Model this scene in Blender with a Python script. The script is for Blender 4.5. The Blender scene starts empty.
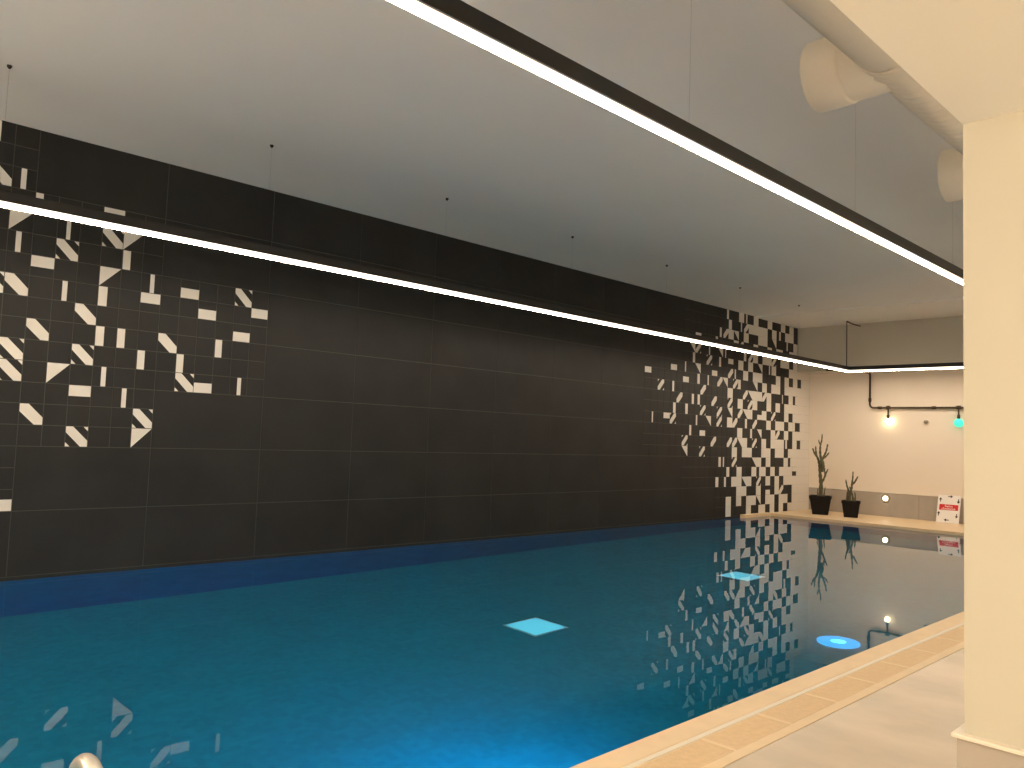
import bpy, bmesh, math, random
from mathutils import Vector, Matrix

random.seed(7)
sc = bpy.context.scene
COL = sc.collection
# ------------------------------------------------------------------ camera
F_PX, YAW, PITCH, ROLL = 785.25, 0.80607, 0.06711, 0.036098
CAM = Vector((-1.7629, -8.4368, 1.4502))
cd = bpy.data.cameras.new('camera')
cd.sensor_width = 36.0
cd.lens = F_PX / 1024 * 36.0
cd.clip_start = 0.05
cam = bpy.data.objects.new('camera', cd)
COL.objects.link(cam)
cy, sy, cp, sp, cr, sr = math.cos(YAW), math.sin(YAW), math.cos(PITCH), math.sin(PITCH), math.cos(ROLL), math.sin(ROLL)
fwd = Vector((cp * cy, cp * sy, sp))
right = Vector((sy, -cy, 0))
up = right.cross(fwd)
r2 = right * cr + up * sr
u2 = up * cr - right * sr
m = Matrix((r2, u2, -fwd)).transposed().to_4x4()
m.translation = CAM
cam.matrix_world = m
sc.camera = cam
# ------------------------------------------------------------------ world, exposure
w = bpy.data.worlds.new('world')
sc.world = w
w.use_nodes = True
w.node_tree.nodes['Background'].inputs[0].default_value = (0.02, 0.02, 0.022, 1)
w.node_tree.nodes['Background'].inputs[1].default_value = 0.3
vs = sc.view_settings
vs.view_transform = 'Standard'
vs.look = 'None'
vs.gamma = 1.0
vs.use_curve_mapping = False
vs.exposure = 0.5
cy_ = sc.cycles
cy_.use_denoising = True
cy_.max_bounces = 10
cy_.diffuse_bounces = 5
cy_.transmission_bounces = 8
cy_.glossy_bounces = 5
cy_.sample_clamp_indirect = 6.0
# light levels of the lamps; the globes are unseen fill, added
STRIP = 40.0
BULB = 20.0
WALL_LAMP = 37.0
FILL_GLOBE = 38.0
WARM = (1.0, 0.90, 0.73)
# ------------------------------------------------------------------ helpers
def mat(name, col, rough=0.5, metal=0.0, spec=0.5):
    mt = bpy.data.materials.new(name)
    mt.use_nodes = True
    b = mt.node_tree.nodes['Principled BSDF']
    b.inputs['Base Color'].default_value = (*col, 1)
    b.inputs['Roughness'].default_value = rough
    b.inputs['Metallic'].default_value = metal
    b.inputs['Specular IOR Level'].default_value = spec
    return mt

def noisy(mt, col, amt, scale, detail=4, bump=0.0, bscale=None, stretch=(1, 1, 1)):
    nt = mt.node_tree
    b = nt.nodes['Principled BSDF']
    tc = nt.nodes.new('ShaderNodeTexCoord')
    mp = nt.nodes.new('ShaderNodeMapping')
    mp.inputs['Scale'].default_value = stretch
    nt.links.new(tc.outputs['Object'], mp.inputs['Vector'])
    n = nt.nodes.new('ShaderNodeTexNoise')
    n.inputs['Scale'].default_value = scale
    n.inputs['Detail'].default_value = detail
    nt.links.new(mp.outputs[0], n.inputs['Vector'])
    r = nt.nodes.new('ShaderNodeValToRGB')
    r.color_ramp.elements[0].position = 0.3
    r.color_ramp.elements[1].position = 0.7
    r.color_ramp.elements[0].color = (*[c * (1 - amt) for c in col], 1)
    r.color_ramp.elements[1].color = (*[min(1, c * (1 + amt)) for c in col], 1)
    nt.links.new(n.outputs['Fac'], r.inputs[0])
    nt.links.new(r.outputs[0], b.inputs['Base Color'])
    if bump:
        n2 = nt.nodes.new('ShaderNodeTexNoise')
        n2.inputs['Scale'].default_value = bscale or scale * 6
        n2.inputs['Detail'].default_value = 3
        nt.links.new(mp.outputs[0], n2.inputs['Vector'])
        bp = nt.nodes.new('ShaderNodeBump')
        bp.inputs['Strength'].default_value = bump
        bp.inputs['Distance'].default_value = 0.004
        nt.links.new(n2.outputs['Fac'], bp.inputs['Height'])
        nt.links.new(bp.outputs[0], b.inputs['Normal'])
    return mt

def emis(name, col, strength, base=(0.8, 0.8, 0.8)):
    mt = mat(name, base, 0.4)
    b = mt.node_tree.nodes['Principled BSDF']
    b.inputs['Emission Color'].default_value = (*col, 1)
    b.inputs['Emission Strength'].default_value = strength
    return mt

def obj(name, bm, mats, parent=None, loc=None, smooth=False):
    me = bpy.data.meshes.new(name)
    bmesh.ops.recalc_face_normals(bm, faces=bm.faces[:])
    bm.to_mesh(me)
    bm.free()
    for mt in (mats if isinstance(mats, (list, tuple)) else [mats]):
        me.materials.append(mt)
    if smooth:
        for p in me.polygons:
            p.use_smooth = True
    o = bpy.data.objects.new(name, me)
    COL.objects.link(o)
    if parent:
        o.parent = parent
    if loc:
        o.location = loc
    return o

def tag(o, label=None, cat=None, group=None, kind=None):
    if label: o['label'] = label
    if cat: o['category'] = cat
    if group: o['group'] = group
    if kind: o['kind'] = kind
    return o

def thing(name, label, cat, loc=(0, 0, 0), rz=0, group=None):
    o = bpy.data.objects.new(name, None)
    o.empty_display_size = 0.1
    COL.objects.link(o)
    o.location = loc
    o.rotation_euler = (0, 0, rz)
    return tag(o, label, cat, group)

def dup(root, loc, label=None, rz=None):
    r = root.copy(); COL.objects.link(r); r.location = loc
    if rz is not None: r.rotation_euler = (0, 0, rz)
    if label: r['label'] = label
    for ch in list(root.children):
        c = ch.copy(); COL.objects.link(c); c.parent = r
        for g in list(ch.children):
            d = g.copy(); COL.objects.link(d); d.parent = c
    return r

def box(bm, x0, x1, y0, y1, z0, z1, mi=0, bevel=0.0):
    t = bmesh.new()
    vs_ = [t.verts.new((x, y, z)) for x in (x0, x1) for y in (y0, y1) for z in (z0, z1)]
    for f in ((0, 1, 3, 2), (4, 6, 7, 5), (0, 4, 5, 1), (2, 3, 7, 6), (0, 2, 6, 4), (1, 5, 7, 3)):
        t.faces.new([vs_[i] for i in f])
    if bevel:
        bmesh.ops.bevel(t, geom=t.edges[:], offset=bevel, segments=2, affect='EDGES', profile=0.6)
    merge(bm, t, mi)

def merge(bm, t, mi=0, mtx=None):
    if mtx is not None:
        bmesh.ops.transform(t, matrix=mtx, verts=t.verts[:])
    mp = {v: bm.verts.new(v.co) for v in t.verts}
    for f in t.faces:
        try:
            nf = bm.faces.new([mp[v] for v in f.verts])
            nf.material_index = mi
            nf.smooth = f.smooth
        except ValueError:
            pass
    t.free()

def tube(bm, pts, rad, seg=12, mi=0, caps=True):
    pts = [Vector(p) for p in pts]
    rads = rad if isinstance(rad, (list, tuple)) else [rad] * len(pts)
    rings = []
    t0 = (pts[1] - pts[0]).normalized()
    ref = Vector((0, 0, 1)) if abs(t0.z) < 0.9 else Vector((1, 0, 0))
    n = t0.cross(ref).normalized()
    for i, p in enumerate(pts):
        if i == 0: t = t0
        elif i == len(pts) - 1: t = (pts[i] - pts[i - 1]).normalized()
        else: t = ((pts[i + 1] - pts[i]).normalized() + (pts[i] - pts[i - 1]).normalized()).normalized()
        n = (n - t * n.dot(t)).normalized()
        b = t.cross(n)
        rings.append([bm.verts.new(p + (n * math.cos(a) + b * math.sin(a)) * rads[i]) for a in [2 * math.pi * k / seg for k in range(seg)]])
    for a, b in zip(rings, rings[1:]):
        for k in range(seg):
            f = bm.faces.new((a[k], a[(k + 1) % seg], b[(k + 1) % seg], b[k]))
            f.smooth = True; f.material_index = mi
    if caps:
        for r in (rings[0], rings[-1]):
            bm.faces.new(r).material_index = mi

def lathe(bm, prof, seg=32, axis='Z', center=(0, 0, 0), mi=0):
    c = Vector(center)
    rings = []
    for r, h in prof:
        ring = []
        if r < 1e-6:
            v = {'Z': Vector((0, 0, h)), 'X': Vector((h, 0, 0)), 'Y': Vector((0, h, 0))}[axis]
            ring = [bm.verts.new(c + v)]
        else:
            for k in range(seg):
                a = 2 * math.pi * k / seg
                ca, sa = r * math.cos(a), r * math.sin(a)
                v = {'Z': Vector((ca, sa, h)), 'X': Vector((h, ca, sa)), 'Y': Vector((sa, h, ca))}[axis]
                ring.append(bm.verts.new(c + v))
        rings.append(ring)
    for a, b in zip(rings, rings[1:]):
        for k in range(seg):
            va = [a[k % len(a)], a[(k + 1) % len(a)]] if len(a) > 1 else [a[0]]
            vb = [b[(k + 1) % len(b)], b[k % len(b)]] if len(b) > 1 else [b[0]]
            f = bm.faces.new(va + vb)
            f.smooth = True; f.material_index = mi

def arc(c, r, a0, a1, n, ax1, ax2):
    c, ax1, ax2 = Vector(c), Vector(ax1), Vector(ax2)
    return [c + ax1 * (r * math.cos(a0 + (a1 - a0) * k / n)) + ax2 * (r * math.sin(a0 + (a1 - a0) * k / n)) for k in range(n + 1)]

# ------------------------------------------------------------------ materials
M = {}
M['grout'] = mat('grey_grout', (0.075, 0.072, 0.066), 0.8)
M['dark_tile'] = noisy(mat('charcoal_tile', (0.026, 0.0235, 0.021), 0.46, 0.0, 0.25), (0.0210, 0.0213, 0.0214), 0.22, 1.6, 6, 0.02, 40)
M['white_tile'] = mat('white_mosaic_tile', (0.74, 0.70, 0.65), 0.38)
M['ceiling'] = noisy(mat('ceiling_paint', (0.7, 0.7, 0.7), 0.9), (0.84, 0.83, 0.81), 0.015, 0.8)
M['wall_paint'] = noisy(mat('pale_wall_paint', (0.8, 0.74, 0.67), 0.85), (0.86, 0.75, 0.63), 0.015, 1.0)
M['cream_paint'] = noisy(mat('cream_wall_paint', (0.8, 0.72, 0.56), 0.85), (0.57, 0.53, 0.43), 0.012, 1.0)
M['beam_painted_shade'] = noisy(mat('bulkhead_painted_shade', (0.6, 0.55, 0.47), 0.85), (0.60, 0.555, 0.475), 0.012, 1.0)  # wall paint greyed down, with the bulkhead's shade put into its colour
M['soffit_paint'] = noisy(mat('pale_soffit_paint', (0.88, 0.84, 0.76), 0.85), (0.92, 0.90, 0.84), 0.012, 1.0)
M['dado'] = noisy(mat('taupe_dado_tile', (0.42, 0.37, 0.31), 0.5), (0.42, 0.37, 0.315), 0.05, 3.0)
M['trim'] = mat('pale_trim_and_lip_glint', (0.82, 0.74, 0.62), 0.35)
M['coping'] = noisy(mat('beige_coping_stone', (0.66, 0.52, 0.36), 0.38), (0.80, 0.61, 0.39), 0.05, 6.0)
M['grate'] = noisy(mat('tan_drain_grate', (0.60, 0.44, 0.28), 0.5), (0.74, 0.54, 0.32), 0.05, 30.0)
M['deck'] = noisy(mat('beige_deck_stone', (0.52, 0.44, 0.36), 0.22), (0.67, 0.57, 0.455), 0.16, 1.9, 5, 0.03, 20, (1, 0.6, 1))
M['pool_tile'] = mat('blue_pool_mosaic', (0.02, 0.11, 0.2), 0.4)
M['pool_wall_tile'] = noisy(mat('deep_blue_pool_wall_tile', (0.006, 0.14, 0.46), 0.4), (0.003, 0.15, 0.36), 0.12, 4.0)
M['black_metal'] = mat('black_painted_metal', (0.012, 0.011, 0.010), 0.45)
M['bronze_pipe'] = mat('dark_bronze_conduit', (0.06, 0.042, 0.025), 0.5, 0.3)
M['diffuser'] = emis('glowing_strip_diffuser', (1.0, 0.82, 0.62), STRIP)
M['diffuser_side'] = emis('strip_diffuser_side', (1.0, 0.84, 0.66), 2.2)
M['duct'] = noisy(mat('cream_duct_sheet', (0.72, 0.64, 0.52), 0.55), (0.72, 0.645, 0.53), 0.03, 3.0)
M['duct_inside'] = mat('duct_throat', (0.25, 0.22, 0.18), 0.7)
M['pot'] = mat('dark_brown_pot', (0.006, 0.0035, 0.0028), 0.6, 0.0, 0.25)
M['soil'] = noisy(mat('potting_soil', (0.03, 0.02, 0.012), 0.95), (0.03, 0.02, 0.012), 0.4, 40)
M['stem'] = noisy(mat('olive_cactus_stem', (0.10, 0.09, 0.035), 0.6), (0.10, 0.09, 0.04), 0.3, 9)
M['paper'] = mat('white_sign_board', (0.86, 0.82, 0.78), 0.5)
M['red'] = mat('red_sign_band', (0.62, 0.012, 0.012), 0.5)
M['ink'] = mat('black_sign_ink', (0.02, 0.016, 0.014), 0.6)
M['steel'] = mat('polished_steel', (0.82, 0.77, 0.68), 0.36, 0.85)
M['white_plastic'] = mat('white_plastic', (0.85, 0.86, 0.86), 0.4)
M['grey_plastic'] = mat('grey_plastic', (0.28, 0.24, 0.19), 0.5)
M['bulb'] = emis('warm_bulb_glass', (1.0, 0.78, 0.45), BULB)
M['cyan_bulb'] = emis('turquoise_bulb_glass', (0.05, 0.85, 0.52), 0.8, (0.05, 0.5, 0.45))
M['wall_lamp'] = emis('warm_wall_lamp_glass', (1.0, 0.85, 0.6), 9.0)
M['blue_lens'] = emis('blue_pool_lens', (0.0, 0.5, 1.0), 0.85, (0.0, 0.2, 0.5))
M['panel'] = emis('pale_pool_panel', (0.22, 0.8, 1.0), 0.56, (0.6, 0.82, 0.88))
M['cyan_core'] = emis('cyan_pool_lamp_core', (0.2, 0.9, 1.0), 1.3, (0.2, 0.7, 0.8))
# per-tile tone on the charcoal tiles
nt = M['dark_tile'].node_tree
# pool mosaic: small square tiles
nt = M['pool_tile'].node_tree
b = nt.nodes['Principled BSDF']
geo = nt.nodes.new('ShaderNodeNewGeometry')
n1 = nt.nodes.new('ShaderNodeTexNoise'); n1.inputs['Scale'].default_value = 3.0; n1.inputs['Detail'].default_value = 5
nt.links.new(geo.outputs['Position'], n1.inputs['Vector'])
snap = nt.nodes.new('ShaderNodeVectorMath'); snap.operation = 'SNAP'; snap.inputs[1].default_value = (0.05, 0.05, 0.05)
nt.links.new(geo.outputs['Position'], snap.inputs[0])
wn = nt.nodes.new('ShaderNodeTexWhiteNoise'); wn.noise_dimensions = '3D'
nt.links.new(snap.outputs[0], wn.inputs['Vector'])
mixv = nt.nodes.new('ShaderNodeMix'); mixv.inputs[0].default_value = 0.35
nt.links.new(n1.outputs['Fac'], mixv.inputs[2]); nt.links.new(wn.outputs['Value'], mixv.inputs[3])
rp = nt.nodes.new('ShaderNodeValToRGB')
rp.color_ramp.elements[0].position = 0.2; rp.color_ramp.elements[1].position = 0.8
rp.color_ramp.elements[0].color = (0.010, 0.245, 0.37, 1)
rp.color_ramp.elements[1].color = (0.014, 0.32, 0.48, 1)
nt.links.new(mixv.outputs[0], rp.inputs[0]); nt.links.new(rp.outputs[0], b.inputs['Base Color'])
# water: clear dielectric surface, faint ripple, colour from absorption in its depth
wm = bpy.data.materials.new('pool_water'); wm.use_nodes = True
nt = wm.node_tree; nt.nodes.clear()
out = nt.nodes.new('ShaderNodeOutputMaterial')
gl = nt.nodes.new('ShaderNodeBsdfGlass'); gl.inputs['IOR'].default_value = 1.33; gl.inputs['Roughness'].default_value = 0.0
tc = nt.nodes.new('ShaderNodeTexCoord')
n1 = nt.nodes.new('ShaderNodeTexNoise'); n1.inputs['Scale'].default_value = 2.2; n1.inputs['Detail'].default_value = 2
nt.links.new(tc.outputs['Object'], n1.inputs['Vector'])
bp = nt.nodes.new('ShaderNodeBump'); bp.inputs['Strength'].default_value = 0.02; bp.inputs['Distance'].default_value = 0.02
nt.links.new(n1.outputs['Fac'], bp.inputs['Height']); nt.links.new(bp.outputs[0], gl.inputs['Normal'])
ab = nt.nodes.new('ShaderNodeVolumeAbsorption'); ab.inputs['Color'].default_value = (0.62, 0.93, 0.98, 1); ab.inputs['Density'].default_value = 1.0
nt.links.new(gl.outputs[0], out.inputs['Surface']); nt.links.new(ab.outputs[0], out.inputs['Volume'])
M['water'] = wm

# ------------------------------------------------------------------ dimensions (metres)
X0, X1 = -5.0, 16.03          # near and far wall
Y1 = -11.0                    # right wall
ZC = 4.2                      # ceiling
PX0, PX1, PY1, PZ = -3.6, 14.05, -6.1, -1.45   # pool
WZ = -0.035                   # water level
WB = -0.042                   # foot of the tiled wall
DZ = 0.02                     # deck level

# ------------------------------------------------------------------ tiled wall with mosaic
R_D, R_E = 'd', 'e'
CELLS = {}
def put(u, v, *codes):
    CELLS.setdefault((u, v), []).extend(codes)
def row(v, s):
    for it in s.split():
        u, c = it.split(':')
        for part in c.split('+'):
            put(int(u), v, part)
# codes: F full, T/Q upper-right / upper-left triangle, d/D bands, e/E bands with corner chips, t/b halves, va-b upright bar from a to b (hundredths)
row(20, '-2:v18-42 61:v62-100 64:F 65:v40-66 67:F 70:F 73:F 75:F 76:K')
row(19, '62:v0-58 64:v38-60 65:d 66:F 67:F 68:F 69:F 71:F 72:v58-98 74:F 75:F 76:K')
row(18, '-2:D -1:v35-57 60:v33-66 61:d 62:F 63:T 65:F 68:F 69:F 71:T 74:v36-62 76:F')
row(17, '0:v0-33 3:t 56:t 59:v58-98 63:t 64:d 67:t 70:t 72:t 73:m 75:t 76:F')
row(16, '-1:Q 1:v40-58 3:E 4:Q 55:T 56:e 58:v40-60 60:T 61:v40-58 65:v8-55 66:e 67:F 69:F 70:F 71:e 73:F 74:F 76:F')
row(15, '-1:v33-55 1:E 4:v4-40 55:v60-98 58:e 60:v30-65 62:t 64:F 66:F 68:T 70:v40-64 71:F 75:F 76:F')
row(14, '0:t 3:Q 5:v43-64 7:b 10:E 52:b 54:v30-48 56:T 59:b 62:d 63:v30-54 65:F 67:F 68:F 72:F 74:F 76:F 77:k5-95')
row(13, '-2:E -1:D 1:v40-62 3:v0-42 5:t 8:b 11:t 48:t 54:b 56:v45-85 58:v25-46 60:d 61:T 63:e 64:v0-52 67:T 69:F 71:F 72:F 74:F 75:F 76:F')
row(12, '2:D 10:b 50:e 52:v30-58 57:d 62:F 65:d 66:T 67:F 68:F 69:d 70:F 73:v45-64 75:F 76:k0-55')
row(11, '0:D 3:v0-40 4:v0-38 6:D 9:v5-42 53:d 55:v55-92 56:v55-94 59:d 62:e 64:F 66:e 67:F 70:F 72:F 74:F 75:F 76:F')
row(10, '-1:E 2:E 5:v4-40 7:v0-38 52:v50-90 54:v50-90 57:e 60:e 62:T 64:d 65:T 66:F 68:b 69:F 71:e 74:F 76:F')
row(9, '-1:E 1:Q 3:v40-62 7:E 8:b 10:v42-64 49:v22-40 51:t 52:e 56:v32-56 58:T 60:e 62:F 63:d 65:v50-90 67:d 70:F 72:F 73:F 75:F 76:K2')
row(8, '2:t 4:v42-64 55:v24-56 57:b 64:F 66:v60-98 68:T 71:F 72:d 74:F 76:F')
row(7, '0:D 5:E 54:e 59:d 62:d 63:d 64:T 65:F 67:e 69:F 71:F 72:F 73:F 74:v34-70 76:F 77:k5-90')
row(6, '2:E 5:Q 54:T 57:e 63:F 65:F 66:F 69:F 70:F 72:F 73:F 75:F 76:F')
row(5, '60:v50-94 61:v32-54 63:e 67:T 68:F 70:F 74:F 75:v55-100 76:F')
row(4, '62:v0-56 64:F 67:F 68:v60-100 69:F 71:F 73:F 74:F 75:F 76:h')
row(3, '-1:b 60:v0-54 61:v60-95 63:F 64:F 65:T 66:F 68:e 70:F 72:F 74:F 75:F 76:F')
row(2, '64:F 65:F 68:F 70:b 72:F 73:d 76:F')
row(1, '62:F 64:F 66:F 67:F 68:T 70:F 71:F 73:F 74:F 76:F')
row(0, '62:F 66:F 68:v55-100 69:F 71:F 73:F 75:F 76:F')

def code_polys(c):
    s = 0.22
    if c == 'F': return [[(0, 0), (1, 0), (1, 1), (0, 1)]]
    if c == 'T': return [[(0, 1), (1, 0), (1, 1)]]
    if c == 'Q': return [[(0, 1), (0, 0), (1, 1)]]
    if c in 'Dd':
        p = [(0, 1), (0, .62), (.64, 0), (1, 0), (1, .36), (.37, 1)]
        return [p if c == 'D' else [(1 - a, b) for a, b in p]]
    if c in 'Ee':
        ps = [[(0, 1), (0, .70), (.68, 0), (1, 0), (1, .31), (.32, 1)], [(0, 0), (s, 0), (0, s)], [(1, 1), (1 - s, 1), (1, 1 - s)]]
        return ps if c == 'E' else [[(1 - a, b) for a, b in p] for p in ps]
    if c == 't': return [[(0, .46), (1, .46), (1, 1), (0, 1)]]
    if c == 'b': return [[(0, 0), (1, 0), (1, .54), (0, .54)]]
    if c == 'm': return [[(0, .5), (.45, .5), (.45, 1), (0, 1)]]
    if c == 'h': return [[(0, .5), (1, .5), (1, 1), (0, 1)]]
    if c[0] == 'v':
        a, b_ = [int(q) / 100 for q in c[1:].split('-')]
        return [[(a, 0), (b_, 0), (b_, 1), (a, 1)]]
    if c[0] == 'k':   # white tile with an upright dark bar
        a, b_ = [int(q) / 100 for q in c[1:].split('-')]
        o = []
        if a > 0.01: o.append([(0, 0), (a, 0), (a, 1), (0, 1)])
        if b_ < 0.99: o.append([(b_, 0), (1, 0), (1, 1), (b_, 1)])
        return o
    return []

def is_small(u, v):
    """cells laid with 20 cm tiles instead of a full 120 x 60 slab"""
    U = u // 6
    if u < 0: return v >= 3
    if U == 0: return 6 <= v < 18
    if U == 1: return 9 <= v < 15
    if U == 8: return 6 <= v < 15
    if U == 9: return 3 <= v < 21
    return U >= 10

bm = bmesh.new()
box(bm, X0, X1, 0.004, 0.2, WB, ZC, 0)
G = 0.0035
def plate(x0, x1, z0, z1, mi, y=0.001):
    G = 0.0035 if mi == 1 else 0.0008
    vs_ = [bm.verts.new((x, yy, z)) for x in (x0 + G, x1 - G) for z in (z0 + G, z1 - G) for yy in (y, 0.005)]
    for f in ((0, 2, 6, 4), (0, 1, 3, 2), (4, 6, 7, 5), (0, 4, 5, 1), (2, 3, 7, 6)):
        bm.faces.new([vs_[i] for i in f]).material_index = mi
def inlay(u, v, poly):
    y0, y1 = -0.0004, 0.002
    g = G / 0.2
    pts = [(min(max(a, g), 1 - g), min(max(b_, g), 1 - g)) for a, b_ in poly]
    fr = [bm.verts.new(((u + a) * .2, y0, max((v + b_) * .2, 0.0))) for a, b_ in pts]
    bk = [bm.verts.new(((u + a) * .2, y1, max((v + b_) * .2, 0.0))) for a, b_ in pts]
    bm.faces.new(fr).material_index = 2
    for k in range(len(fr)):
        bm.faces.new((fr[k], fr[(k + 1) % len(fr)], bk[(k + 1) % len(fr)], bk[k])).material_index = 2
UMAX = 80
put(77, 9, 'k0-75')
for U in range(-5, 14):
    for V in range(7):
        u0, v0 = U * 6, V * 3
        cells = [(u, v) for u in range(u0, u0 + 6) for v in range(v0, v0 + 3)]
        if not any(is_small(u, v) for u, v in cells):
            plate(u0 * .2, min(u0 * .2 + 1.2, X1), v0 * .2, v0 * .2 + .6, 1)
            continue
        for u, v in cells:
            if u > UMAX: continue
            xb = min((u + 1) * .2, X1)
            if not is_small(u, v):
                plate(u * .2, xb, v * .2, v * .2 + .2, 1); continue
            cs = CELLS.get((u, v), [])
            if u >= 77 and not cs or cs == ['F']:
                plate(u * .2, xb, v * .2, v * .2 + .2, 2); continue
            plate(u * .2, xb, v * .2, v * .2 + .2, 1)
            for c in cs:
                if c == 'K2':    # wide dark block sits across this joint
                    inlay(u, v, [(0, 0), (.55, 0), (.55, 1), (0, 1)])
                    continue
                for p in code_polys(c): inlay(u, v, p)
plate(X0, X1, WB + 0.001, 0.0, 1)
tag(obj('wall_left', bm, [M['grout'], M['dark_tile'], M['white_tile']]), kind='structure')

# ------------------------------------------------------------------ room shell
def struct(name, bm, mt):
    return tag(obj(name, bm, mt), kind='structure')

bm = bmesh.new(); box(bm, X1, X1 + 0.2, Y1, 0.2, -0.2, ZC); struct('wall_far', bm, M['wall_paint'])
bm = bmesh.new(); box(bm, X0 - 0.2, X1 + 0.2, Y1 - 0.2, Y1, -0.2, ZC); struct('wall_right', bm, M['cream_paint'])
bm = bmesh.new(); box(bm, X0 - 0.2, X0, Y1, 0.2, -0.2, ZC); struct('wall_near', bm, M['wall_paint'])
bm = bmesh.new(); box(bm, X0 - 0.2, X1 + 0.2, Y1 - 0.2, 0.2, ZC, ZC + 0.2); struct('ceiling', bm, M['ceiling'])
# thin dropped panel and the bulkhead across the far end
bm = bmesh.new(); box(bm, 13.45, 15.38, Y1, -0.006, ZC - 0.025, ZC); struct('trim_1', bm, M['ceiling'])
bm = bmesh.new(); box(bm, 15.38, X1, Y1, -0.006, 3.17, ZC, bevel=0.006); struct('beam', bm, M['beam_painted_shade'])
# lowered soffit over the near deck and the end of the partition wall below it
SX, SY, SZ = 0.958, -7.646, 2.501
bm = bmesh.new(); box(bm, X0, SX + 0.45, Y1, SY, SZ, ZC); struct('soffit', bm, M['soffit_paint'])
bm = bmesh.new(); box(bm, SX, SX + 0.45, Y1, SY, DZ, SZ); struct('pillar', bm, M['cream_paint'])
# tile dado and its trim strip round the pillar and along the far wall
bm = bmesh.new()
box(bm, SX - 0.016, SX + 0.466, Y1, SY + 0.016, DZ, 0.588, 0)
box(bm, SX - 0.03, SX + 0.48, Y1, SY + 0.03, 0.588, 0.600, 1, bevel=0.003)
struct('baseboard_right', bm, [M['dado'], M['trim']])
bm = bmesh.new()
n = 0
yy = -0.01
while yy > Y1 + 0.1:
    y2 = max(yy - 0.6, Y1)
    box(bm, X1 - 0.014, X1 - 0.001, y2 + 0.0015, yy - 0.0015, DZ, 0.53, 0)
    yy = y2
box(bm, X1 - 0.026, X1 - 0.001, Y1, -0.008, 0.53, 0.548, 1, bevel=0.003)
struct('baseboard_far', bm, [M['dado'], M['trim']])

# ------------------------------------------------------------------ pool basin, decks
bm = bmesh.new()
t = 0.15
box(bm, PX0 - t, PX1 + t, PY1 - t, t, PZ - 0.15, PZ)
box(bm, PX0 - t, PX1 + t, 0.0, t, PZ, WB, 1)
box(bm, PX0 - t, PX1 + t, PY1 - t, PY1, PZ, -0.06, 1)
box(bm, PX0 - t, PX0, PY1, 0, PZ, -0.06, 1)
box(bm, PX1, PX1 + t, PY1, 0, PZ, -0.06, 1)
struct('pool_basin', bm, [M['pool_tile'], M['pool_wall_tile']])
bm = bmesh.new()
e = 0.0005
box(bm, PX0 - 0.04, PX1 + 0.04, PY1 - 0.04, 0.003, PZ - 0.04, WZ)
o = obj('pool_water', bm, M['water'])
tag(o, 'still blue pool water in front of the dark tiled wall', 'water', kind='stuff')

# deck: stone floor with the drain channel along the pool edge
GY0, GY1 = -6.282, -6.472      # grate channel
bm = bmesh.new()
box(bm, X0, X1, Y1, -6.535, -0.2, DZ - 0.002)
struct('floor', bm, M['deck'])
# stone coping along the near edge, with the bed of the drain channel and its cross bars
bm = bmesh.new()
box(bm, X0, X1, -6.532, GY1, -0.2, DZ, 0)
box(bm, X0, X1, GY1, GY0, -0.2, -0.03, 0)
box(bm, X0, X1, GY0, -6.252, -0.2, DZ + 0.003, 1, bevel=0.004)  # paler lip colour imitates the bright reflection along the bevelled edges
box(bm, X0, X1, -6.246, PY1, -0.06, DZ, 0, bevel=0.008)
for k in range(-6, 23):
    x = 1.665 + k * 0.5485
    box(bm, x - 0.0115, x + 0.0115, GY1 - 0.001, GY0 + 0.001, -0.05, DZ, 0)
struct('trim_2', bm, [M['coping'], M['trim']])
# stone deck across both ends of the pool and the ledge under the mosaic
bm = bmesh.new()
box(bm, X0, PX0, PY1, -0.006, -0.06, DZ)
box(bm, PX1, X1 - 0.002, PY1, -0.006, -0.06, DZ, bevel=0.008)
box(bm, 12.95, PX1 + 0.002, -0.11, -0.006, -0.06, DZ + 0.008, bevel=0.006)
struct('trim_3', bm, M['coping'])

# drain grates
def grate_bm():
    g = bmesh.new()
    L, Wd = 0.522, 0.186
    box(g, 0, L, 0, 0.012, -0.025, 0, 0, 0.002)
    box(g, 0, L, Wd - 0.012, Wd, -0.025, 0, 0, 0.002)
    box(g, 0, 0.014, 0.012, Wd - 0.012, -0.025, -0.0003, 0)
    box(g, L - 0.014, L, 0.012, Wd - 0.012, -0.025, -0.0003, 0)
    n = 38
    st = (L - 0.028) / n
    for k in range(n):
        x = 0.014 + k * st
        box(g, x + 0.001, x + st - 0.001, 0.012, Wd - 0.012, -0.02, -0.0012, 0)
    return g
g0 = tag(obj('drain_grate', grate_bm(), M['grate'], loc=(-2.0, GY1 + 0.002, DZ)), 'tan drain grate panel set in the channel along the near pool edge', 'drain grate', 'drain grates along the pool edge')
GX = 1.665
ks = list(range(-5, 22))
for i, k in enumerate(ks):
    o = g0 if i == 0 else g0.copy()
    if i: COL.objects.link(o)
    o.location = (GX + k * 0.5485 + 0.0135, GY1 + 0.002, DZ)

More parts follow.
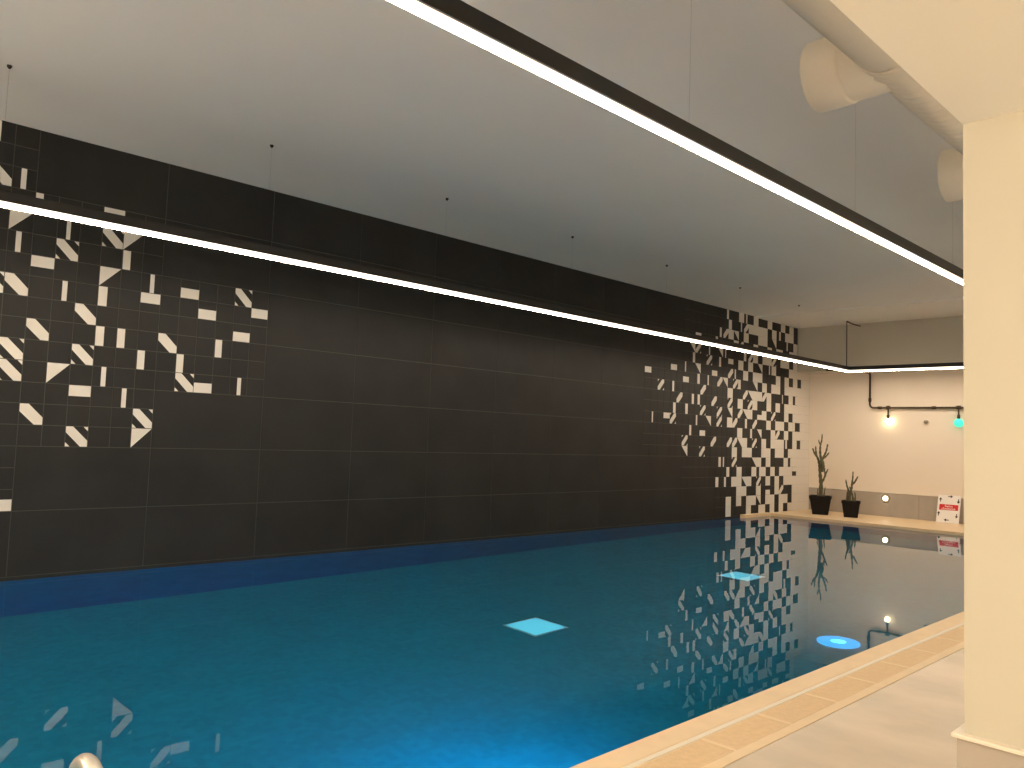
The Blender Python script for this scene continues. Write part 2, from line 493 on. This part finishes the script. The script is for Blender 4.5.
# ------------------------------------------------------------------ linear pendant lights
SZB = 3.085           # underside of the glowing diffuser
HW, HH, DD = 0.04, 0.08, 0.035
HWB, DDB = 0.034, 0.026
YA, YB, XL = -1.36, -6.0, 14.95
def wire(parent, x, y, rad=0.0004):
    m_ = bmesh.new(); lathe(m_, [(0, 0), (0.018, 0), (0.018, -0.012), (0.008, -0.026), (0, -0.026)], 16, 'Z', (x, y, ZC))
    b_ = bmesh.new(); tube(b_, [(x, y, SZB + DD + HH - 0.005), (x, y, ZC - 0.03)], rad, 8)
    wo = obj('suspension_wire', b_, M['black_metal'], parent)
    obj('ceiling_mount', m_, M['black_metal'], wo, smooth=True)
def glow(name, bm, par):
    o = obj(name, bm, [M['diffuser'], M['diffuser_side']], par)
    for p in o.data.polygons: p.material_index = 0 if p.normal.z < -0.5 else 1
    return o
def bar(bm, ax, a0, a1, c, hw, z0, z1, bev=0.0):
    if ax == 'x': box(bm, a0, a1, c - hw, c + hw, z0, z1, 0, bev)
    else: box(bm, c - hw, c + hw, a0, a1, z0, z1, 0, bev)
LA = thing('pendant_light', 'black linear pendant with glowing strip, turning a corner before the end wall', 'pendant light')
bm = bmesh.new(); bar(bm, 'x', -4.0, XL + HW, YA, HW, SZB + DD, SZB + DD + HH, 0.003)
obj('housing', bm, M['black_metal'], LA)
bm = bmesh.new(); bar(bm, 'y', -5.85, YA - HW, XL, HW, SZB + DD, SZB + DD + HH, 0.003)
obj('end_housing', bm, M['black_metal'], LA)
bm = bmesh.new(); bar(bm, 'x', -3.98, XL + 0.033, YA, 0.029, SZB, SZB + DD)
glow('diffuser', bm, LA)
bm = bmesh.new(); bar(bm, 'y', -5.83, YA - 0.033, XL, 0.029, SZB, SZB + DD)
glow('end_diffuser', bm, LA)
for k in range(7): wire(LA, -0.53 + 2.2 * k, YA)
wire(LA, 14.86, YA, 0.009)
bm = bmesh.new()
tube(bm, [(14.86, YA, 4.165), (15.0, YA - 0.02, 4.14), (15.2, YA - 0.05, 4.125), (15.37, YA - 0.07, 4.12)], 0.014, 8)
obj('feed_cable', bm, M['bronze_pipe'], LA)
LB = thing('pendant_light', 'straight black linear pendant with glowing strip, crossing the upper right ceiling', 'pendant light')
ZB = SZB + 0.012
bm = bmesh.new(); bar(bm, 'x', -4.0, XL + HW, YB, HWB, ZB + DDB, ZB + DDB + 0.088, 0.003)
obj('housing', bm, M['black_metal'], LB)
bm = bmesh.new(); bar(bm, 'x', -3.98, XL + 0.033, YB, 0.022, ZB, ZB + DDB)
glow('diffuser', bm, LB)
for k in range(8): wire(LB, -0.35 + 2.22 * k, YB, 0.0004)

# ------------------------------------------------------------------ ventilation duct with jet nozzles
DY, DZC, DR = -6.904, 3.608, 0.20
D = thing('ventilation_duct', 'cream round ventilation duct with drum nozzles under the ceiling beside the soffit', 'ventilation duct', (0, DY, DZC))
bm = bmesh.new()
lathe(bm, [(0, -4.9), (DR, -4.9), (DR, 2.35), (0, 2.35)], 40, 'X')
obj('smooth_duct', bm, M['duct'], D)
prof = [(DR - 0.006, 2.36)]
x = 2.40
while x < 15.2:
    prof += [(DR - 0.006, x), (DR + 0.003, x + 0.012), (DR - 0.006, x + 0.024)]
    x += 0.085
prof += [(DR - 0.006, 15.3), (0, 15.3)]
bm = bmesh.new(); lathe(bm, prof, 40, 'X')
obj('ribbed_duct', bm, M['duct'], D)
bm = bmesh.new(); lathe(bm, [(DR + 0.001, 2.325), (DR + 0.008, 2.33), (DR + 0.008, 2.352), (DR - 0.002, 2.362)], 40, 'X')
obj('joint_collar', bm, M['duct'], D)
for x in (-3, 0, 3.6, 6.0, 8.4, 10.8, 13.2):
    bm = bmesh.new()
    box(bm, x - 0.015, x + 0.015, -0.01, 0.01, DR - 0.01, ZC - DZC)
    obj('hanger_strap', bm, M['steel'], D)
for x in (2.6, 4.88, 7.16, 9.44):
    bm = bmesh.new()
    lathe(bm, [(0.193, 0.10), (0.193, 0.325)], 40, 'Y', (x, 0, 0.02))
    nk = obj('nozzle_neck', bm, M['duct'], D)
    bm = bmesh.new()
    lathe(bm, [(0.194, 0.31), (0.200, 0.318), (0.203, 0.33), (0.203, 0.515), (0.196, 0.524), (0.186, 0.522), (0.184, 0.36)], 48, 'Y', (x, 0, 0.02), 0)
    lathe(bm, [(0.184, 0.40), (0.10, 0.36), (0, 0.36)], 48, 'Y', (x, 0, 0.02), 1)
    obj('nozzle_drum', bm, [M['duct'], M['duct_inside']], nk)

# ------------------------------------------------------------------ far wall: conduit, bulbs, sensor, wall light
CX = X1 - 0.06
C = thing('conduit_pipe', 'dark bronze conduit bent down from the bulkhead and along the end wall', 'conduit')
bm = bmesh.new()
pts = [(15.345, -0.70, 3.185), (15.345, -1.38, 3.165), (15.37, -1.41, 3.147), (15.9, -1.41, 3.145), (CX - 0.015, -1.41, 3.13), (CX, -1.41, 3.10)]
pts += [(CX, -1.41, 2.46)] + arc((CX, -1.49, 2.455), 0.08, 0, -math.pi / 2, 6, (0, 1, 0), (0, 0, 1))[1:] + [(CX, -5.2, 2.375)]
tube(bm, pts, 0.021, 12)
obj('pipe', bm, M['bronze_pipe'], C)
def coupling(y, z=2.375, axis='Y', r=0.032):
    b_ = bmesh.new(); lathe(b_, [(0, -0.04), (r, -0.04), (r, 0.04), (0, 0.04)], 16, axis, (CX, y, z))
    obj('pipe_clip', b_, M['bronze_pipe'], C)
coupling(-1.62); coupling(-2.72); coupling(-3.9); coupling(-1.41, 2.55, 'Z')
def hanging_bulb(y, zc, r, label, gm, drop_top=2.344):
    h = thing('pendant_bulb', label, 'light bulb', (CX, y, drop_top))
    zb = zc - drop_top
    b_ = bmesh.new(); tube(b_, [(0, 0, 0), (0, 0, zb + r + 0.05)], 0.017, 10)
    obj('drop_rod', b_, M['bronze_pipe'], h)
    b_ = bmesh.new(); lathe(b_, [(0, zb + r + 0.08), (0.028, zb + r + 0.08), (0.03, zb + r * 0.9), (0, zb + r * 0.9)], 16)
    obj('socket', b_, M['bronze_pipe'], h)
    b_ = bmesh.new()
    lathe(b_, [(0, zb - r)] + [(r * math.sin(a), zb - r * math.cos(a)) for a in [math.pi * k / 12 for k in range(1, 11)]] + [(0.026, zb + r * 0.98), (0.026, zb + r * 1.08), (0, zb + r * 1.08)], 24)
    obj('bulb', b_, gm, h)
    return h
for y in (-1.80, -3.19):
    bb = bmesh.new(); lathe(bb, [(0, 0.04), (0.045, 0.04), (0.05, -0.03), (0, -0.03)], 16, 'Z', (CX, y, 2.375)); obj('junction_box', bb, M['bronze_pipe'], C)
hanging_bulb(-1.80, 2.09, 0.047, 'glowing warm bulb hanging from the conduit on the end wall', M['bulb'])
hanging_bulb(-3.19, 2.063, 0.088, 'turquoise glowing bulb hanging beside the pillar edge', M['cyan_bulb'])
h = thing('wall_sensor', 'small grey round sensor on the end wall between the two bulbs', 'sensor', (X1 - 0.001, -2.557, 2.08))
bm = bmesh.new(); lathe(bm, [(0, 0), (0.055, 0), (0.055, -0.012), (0, -0.012)], 24, 'X'); obj('base', bm, M['wall_paint'], h)
bm = bmesh.new(); lathe(bm, [(0.04, -0.012), (0.04, -0.05), (0.028, -0.068), (0, -0.07)], 24, 'X'); obj('lens', bm, M['grey_plastic'], h, smooth=True)
h = thing('wall_light', 'small bright round wall light on the taupe dado of the end wall', 'wall light', (X1 - 0.014, -1.739, 0.41))
bm = bmesh.new(); lathe(bm, [(0, 0), (0.10, 0), (0.075, -0.014), (0.055, -0.02), (0, -0.02)], 28, 'X'); obj('rim', bm, M['grey_plastic'], h)
bm = bmesh.new(); lathe(bm, [(0.05, -0.018), (0.045, -0.045), (0.025, -0.058), (0, -0.062)], 28, 'X'); obj('lens', bm, M['wall_lamp'], h, smooth=True)

# ------------------------------------------------------------------ potted plants
def pot_bm(wt, wb, hgt, rim):
    g = bmesh.new()
    def ring(hw, z):
        c = hw * 0.12
        return [g.verts.new(q) for q in ((hw - c, -hw, z), (hw, -hw + c, z), (hw, hw - c, z), (hw - c, hw, z), (-hw + c, hw, z), (-hw, hw - c, z), (-hw, -hw + c, z), (-hw + c, -hw, z))]
    lv = [(wb / 2, 0), (wt / 2 * 0.945, hgt - rim), (wt / 2, hgt - rim), (wt / 2, hgt), (wt / 2 - 0.025, hgt), (wt / 2 - 0.035, hgt - 0.05)]
    rs = [ring(*q) for q in lv]
    g.faces.new(rs[0])
    for a, b_ in zip(rs, rs[1:]):
        for k in range(8):
            g.faces.new((a[k], a[(k + 1) % 8], b_[(k + 1) % 8], b_[k]))
    return g
def soil_bm(wt, hgt):
    g = bmesh.new(); hw = wt / 2 - 0.032
    N = 8
    vv = [[g.verts.new((-hw + 2 * hw * i / N, -hw + 2 * hw * j / N, hgt - 0.045 + random.uniform(-0.008, 0.012))) for j in range(N + 1)] for i in range(N + 1)]
    for i in range(N):
        for j in range(N):
            g.faces.new((vv[i][j], vv[i + 1][j], vv[i + 1][j + 1], vv[i][j + 1]))
    return g
def branch(bm, pts, r0, r1):
    P = [Vector(p) for p in pts]
    out = []
    n = 5
    for i in range(len(P) - 1):
        p0 = P[max(i - 1, 0)]; p1 = P[i]; p2 = P[i + 1]; p3 = P[min(i + 2, len(P) - 1)]
        for k in range(n):
            s = k / n
            out.append(0.5 * ((2 * p1) + (p2 - p0) * s + (2 * p0 - 5 * p1 + 4 * p2 - p3) * s * s + (3 * p1 - p0 - 3 * p2 + p3) * s ** 3))
    out.append(P[-1])
    m_ = len(out) - 1
    rads = [(r0 + (r1 - r0) * i / m_) * (1.0 + 0.16 * math.sin(i * 1.9)) for i in range(m_)] + [r1 * 0.45]
    tube(bm, out, rads, 9)
def V3(a, z, d=0): return (d, -a, z)     # a: metres to the right in the photo
P1 = thing('potted_plant', 'taller bare-stemmed plant in a dark square pot, nearer the mosaic corner', 'potted plant', (14.98, -0.765, DZ), 0.38)
obj('pot', pot_bm(0.445, 0.31, 0.40, 0.06), M['pot'], P1)
obj('soil', soil_bm(0.445, 0.40), M['soil'], P1)
H = 0.37
def stems(list_, par):
    for i, (pts, r0, r1) in enumerate(list_):
        g = bmesh.new()
        branch(g, pts, r0 * 1.22, r1 * 1.22)
        obj('stem', g, M['stem'], par)
stems([
    ([V3(0.0, H - .02), V3(0.01, .62), V3(-0.005, .80), V3(-0.02, .98, .02), V3(-0.035, 1.10, .03), V3(-.07, 1.22, .02), V3(-.125, 1.30, 0), V3(-.17, 1.42, 0)], 0.036, 0.013),
    ([V3(-0.02, .98, .02), V3(0.02, 1.10, -.02), V3(0.0, 1.22, -.02), V3(-0.015, 1.36, 0), V3(-.01, 1.50, 0), V3(.015, 1.60, 0), V3(.022, 1.74, 0)], 0.028, 0.009),
    ([V3(0.02, .92, 0), V3(0.055, 1.05, -.03), V3(0.03, 1.18, -.02), V3(.07, 1.27, 0), V3(.11, 1.38, 0), V3(.135, 1.52, 0)], 0.028, 0.012),
    ([V3(.04, 1.20, -.02), V3(.10, 1.25, .03), V3(.165, 1.34, .05)], 0.018, 0.010),
    ([V3(-.09, 1.25, .02), V3(-.105, 1.36, .05), V3(-.11, 1.47, .05)], 0.019, 0.010),
    ([V3(-.01, 1.50, 0), V3(-.04, 1.56, -.02), V3(-.045, 1.61, -.02)], 0.015, 0.007),
    ([V3(.01, .66), V3(.06, .76, .03), V3(.11, .90, .03), V3(.145, .98, .03)], 0.022, 0.010),
    ([V3(.09, .85, .03), V3(.075, .93, .06), V3(.08, 1.0, .06)], 0.016, 0.008),
    ([V3(-.05, H - .02, .05), V3(-.06, .46, .05), V3(-.055, .56, .06)], 0.015, 0.006),
    ([V3(.07, H - .02, -.03), V3(.08, .47, -.04), V3(.095, .60, -.05)], 0.015, 0.006),
], P1)
P2 = thing('potted_plant', 'smaller bare-stemmed plant in a dark square pot, nearer the wall light', 'potted plant', (15.0, -1.415, DZ), 0.36)
obj('pot', pot_bm(0.365, 0.265, 0.345, 0.05), M['pot'], P2)
obj('soil', soil_bm(0.365, 0.345), M['soil'], P2)
H = 0.31
stems([
    ([V3(-.02, H - .02), V3(-.03, .46), V3(.01, .60), V3(.015, .70), V3(.03, .82), V3(.035, .96)], 0.026, 0.009),
    ([V3(.012, .68), V3(.07, .74, .02), V3(.11, .82, .02), V3(.13, .86, .02)], 0.020, 0.009),
    ([V3(-.05, H - .02, .03), V3(-.07, .45, .03), V3(-.055, .56, .03), V3(-.085, .66, .02), V3(-.105, .78, .02)], 0.024, 0.010),
    ([V3(.04, H - .02, -.03), V3(.035, .42, -.03), V3(.005, .54, -.03), V3(-.03, .64, -.03)], 0.022, 0.010),
    ([V3(.075, H - .02, .03), V3(.08, .42, .04), V3(.07, .53, .04)], 0.018, 0.008),
    ([V3(-.085, H - .02, -.02), V3(-.08, .40, -.03), V3(-.045, .50, -.03)], 0.018, 0.008),
], P2)

# ------------------------------------------------------------------ pool rules board leaning on the end wall
SW, SH = 0.425, 0.58
S = thing('pool_sign', 'white board with red band and black arrows leaning against the end wall', 'sign', (15.82, -3.015, DZ + 0.002))
S.rotation_euler = (0, math.radians(17.5), 0)
bm = bmesh.new(); box(bm, 0, 0.012, -SW / 2, SW / 2, 0, SH, 0, 0.002); obj('board', bm, M['paper'], S)
def flat(bm, pts, x=-0.002):
    fr = [bm.verts.new((x, -(a - .5) * SW, b_ * SH)) for a, b_ in pts]
    bk = [bm.verts.new((0.0005, -(a - .5) * SW, b_ * SH)) for a, b_ in pts]
    bm.faces.new(fr)
    for k in range(len(fr)):
        bm.faces.new((fr[k], fr[(k + 1) % len(fr)], bk[(k + 1) % len(fr)], bk[k]))
bm = bmesh.new(); flat(bm, [(.09, .46), (.92, .46), (.92, .665), (.09, .665)]); bd = obj('red_band', bm, M['red'], S)
def arrow(c, ang, ln=0.16, hw=0.062):
    b_ = bmesh.new()
    asp = SH / SW
    ca, sa = math.cos(ang), math.sin(ang)
    pts = [(-ln / 2, .014), (ln * .02, .014), (ln * .02, hw * .85), (ln / 2, 0), (ln * .02, -hw * .85), (ln * .02, -.014), (-ln / 2, -.014)]
    flat(b_, [(c[0] + (p * ca - q * sa) * asp, c[1] + (p * sa + q * ca)) for p, q in pts])
    obj('arrow', b_, M['ink'], S)
arrow((.54, .955), 0); arrow((.45, .105), math.pi)
arrow((.115, .83), math.pi / 2); arrow((.09, .32), math.pi / 2)
arrow((.90, .80), -math.pi / 2); arrow((.88, .27), -math.pi / 2)
def text(body, z, size, parent):
    cu = bpy.data.curves.new('lettering', 'FONT')
    cu.body = body; cu.align_x = 'CENTER'; cu.align_y = 'CENTER'; cu.size = size; cu.extrude = 0.0006
    to = bpy.data.objects.new('lettering_source', cu); COL.objects.link(to)
    bpy.context.view_layer.update()
    dg = bpy.context.evaluated_depsgraph_get()
    me = bpy.data.meshes.new_from_object(to.evaluated_get(dg))
    bpy.data.objects.remove(to)
    me.transform(Matrix(((0, 0, -1, -0.003), (-1, 0, 0, 0), (0, 1, 0, z), (0, 0, 0, 1))))
    me.materials.clear(); me.materials.append(M['paper'])
    lo = bpy.data.objects.new('lettering', me); COL.objects.link(lo); lo.parent = parent
    return lo
text('Swim', 0.60 * SH, 0.068, bd)
text('clockwise', 0.512 * SH, 0.066, bd)

# ------------------------------------------------------------------ pool fittings
def floor_panel(x, y, label):
    d = thing('floor_panel', label, 'pool floor panel', (x, y, PZ + 0.001))
    b_ = bmesh.new()
    for q in ((-.23, .23, -.225, -.205), (-.23, .23, .205, .225), (-.23, -.21, -.205, .205), (.21, .23, -.205, .205)): box(b_, *q, 0, 0.025, 0, 0.003)
    obj('frame', b_, M['white_plastic'], d)
    b_ = bmesh.new(); box(b_, -.21, .21, -.205, .205, 0.002, 0.022, 0, 0.002)
    obj('lens', b_, M['panel'], d)
floor_panel(3.875, -3.02, 'pale cyan square panel on the pool floor, nearer the camera')
floor_panel(7.78, -3.0, 'pale cyan square panel on the pool floor, under the mosaic reflection')
def pool_light(x, y, label):
    d = thing('pool_light', label, 'pool light', (x, y, PZ + 0.001), group=None)
    b_ = bmesh.new(); lathe(b_, [(0, 0), (0.19, 0), (0.19, 0.03), (0.178, 0.036), (0.075, 0.04), (0, 0.04)], 40); obj('lens', b_, M['blue_lens'], d)
    b_ = bmesh.new(); lathe(b_, [(0.072, 0.038), (0.066, 0.043), (0.04, 0.045), (0, 0.046)], 32); obj('core', b_, M['cyan_core'], d, smooth=True)
    return d
pool_light(5.75, -5.18, 'round blue glowing pool light on the pool floor near the coping')
pool_light(1.25, -5.35, 'round blue pool light on the floor, hidden below the near frame edge')
pool_light(-2.05, -5.18, 'round blue pool light on the floor at the near end of the pool')
def wall_lamp(x, label):
    d = thing('pool_wall_lamp', label, 'pool lamp', (x, PY1, -0.75))
    b_ = bmesh.new(); lathe(b_, [(0, 0), (0.13, 0), (0.13, 0.012), (0.11, 0.02), (0, 0.02)], 32, 'Y'); obj('rim', b_, M['white_plastic'], d)
    b_ = bmesh.new(); lathe(b_, [(0.105, 0.019), (0.08, 0.04), (0, 0.048)], 32, 'Y'); obj('lens', b_, M['blue_lens'], d, smooth=True)
    l = bpy.data.lights.new('pool_wall_lamp_light', 'AREA'); l.shape = 'DISK'; l.size = 0.2; l.energy = WALL_LAMP; l.color = (0.08, 0.62, 1.0); l.spread = math.radians(125)
    lo = bpy.data.objects.new('pool_wall_lamp_light', l); COL.objects.link(lo); lo.location = (0, 0.06, 0); lo.rotation_euler = (math.radians(50), 0, 0); lo.parent = d
wall_lamp(1.3, 'round underwater lamp in the near pool wall below the coping')
# ladder handrails
Ld = thing('pool_ladder', 'curved steel pool ladder handrail at the lower left', 'pool ladder', (-1.142, PY1, DZ))
RA, RT = 0.11, 0.020
def rail(dx):
    b_ = bmesh.new()
    top = 0.672 - DZ - RT - RA
    pts = [(dx, -0.42, 0.0), (dx, -0.42, top)] + arc((dx, -0.42 + RA, top), RA, math.pi, 0, 16, (0, 1, 0), (0, 0, 1))[1:] + [(dx, -0.02, 0.1), (dx, 0.05, -0.1), (dx, 0.08, -0.3), (dx, 0.08, -1.2)]
    tube(b_, pts, RT, 20)
    obj('handrail', b_, M['steel'], Ld)
    b_ = bmesh.new(); lathe(b_, [(RT, 0.0), (0.05, 0.0), (0.05, 0.008), (RT, 0.03)], 24, 'Z', (dx, -0.42, 0)); obj('anchor_flange', b_, M['steel'], Ld)
rail(0); rail(-0.5)
for z in (-0.35, -0.62, -0.89, -1.15):
    b_ = bmesh.new(); box(b_, -0.5, 0, 0.05, 0.13, z - 0.015, z + 0.015, 0, 0.008); obj('step', b_, M['steel'], Ld)

# ------------------------------------------------------------------ unseen globe lamps, added to brighten soffit, pillar, deck and ceiling
M['globe'] = emis('fill_globe_glow', WARM, FILL_GLOBE)
def globe(x, y, zt=SZ, r=0.15, drop=0.06):
    d = thing('fill_globe', 'unseen opal globe added as fill light for the soffit, deck and ceiling', 'added fill lamp', (x, y, zt), group='added globe fill lamps')
    b_ = bmesh.new(); lathe(b_, [(0, -0.001), (0.06, -0.001), (0.06, -0.02), (0, -0.025)], 24); obj('ceiling_rose', b_, M['black_metal'], d)
    b_ = bmesh.new(); tube(b_, [(0, 0, -0.015), (0, 0, SZ - zt - drop - 0.01)], 0.006, 8); obj('cord', b_, M['black_metal'], d)
    b_ = bmesh.new()
    zo = SZ - zt - drop
    lathe(b_, [(0, zo - 2 * r)] + [(r * math.sin(math.pi * k / 12), zo - r - r * math.cos(math.pi * k / 12)) for k in range(1, 12)] + [(0, zo)], 28)
    obj('globe', b_, M['globe'], d)
for x, y in ((-1.25, -9.7), (-1.6, -10.3), (-2.9, -9.4), (-3.6, -8.1)):
    globe(x, y)
for x, y in ((3.6, -9.4), (8.0, -9.4)):
    globe(x, y, ZC, 0.2, 0.0)
for x, y in ((-4.4, -1.6), (-4.4, -4.4)):
    globe(x, y, ZC, 0.24, 0.1)
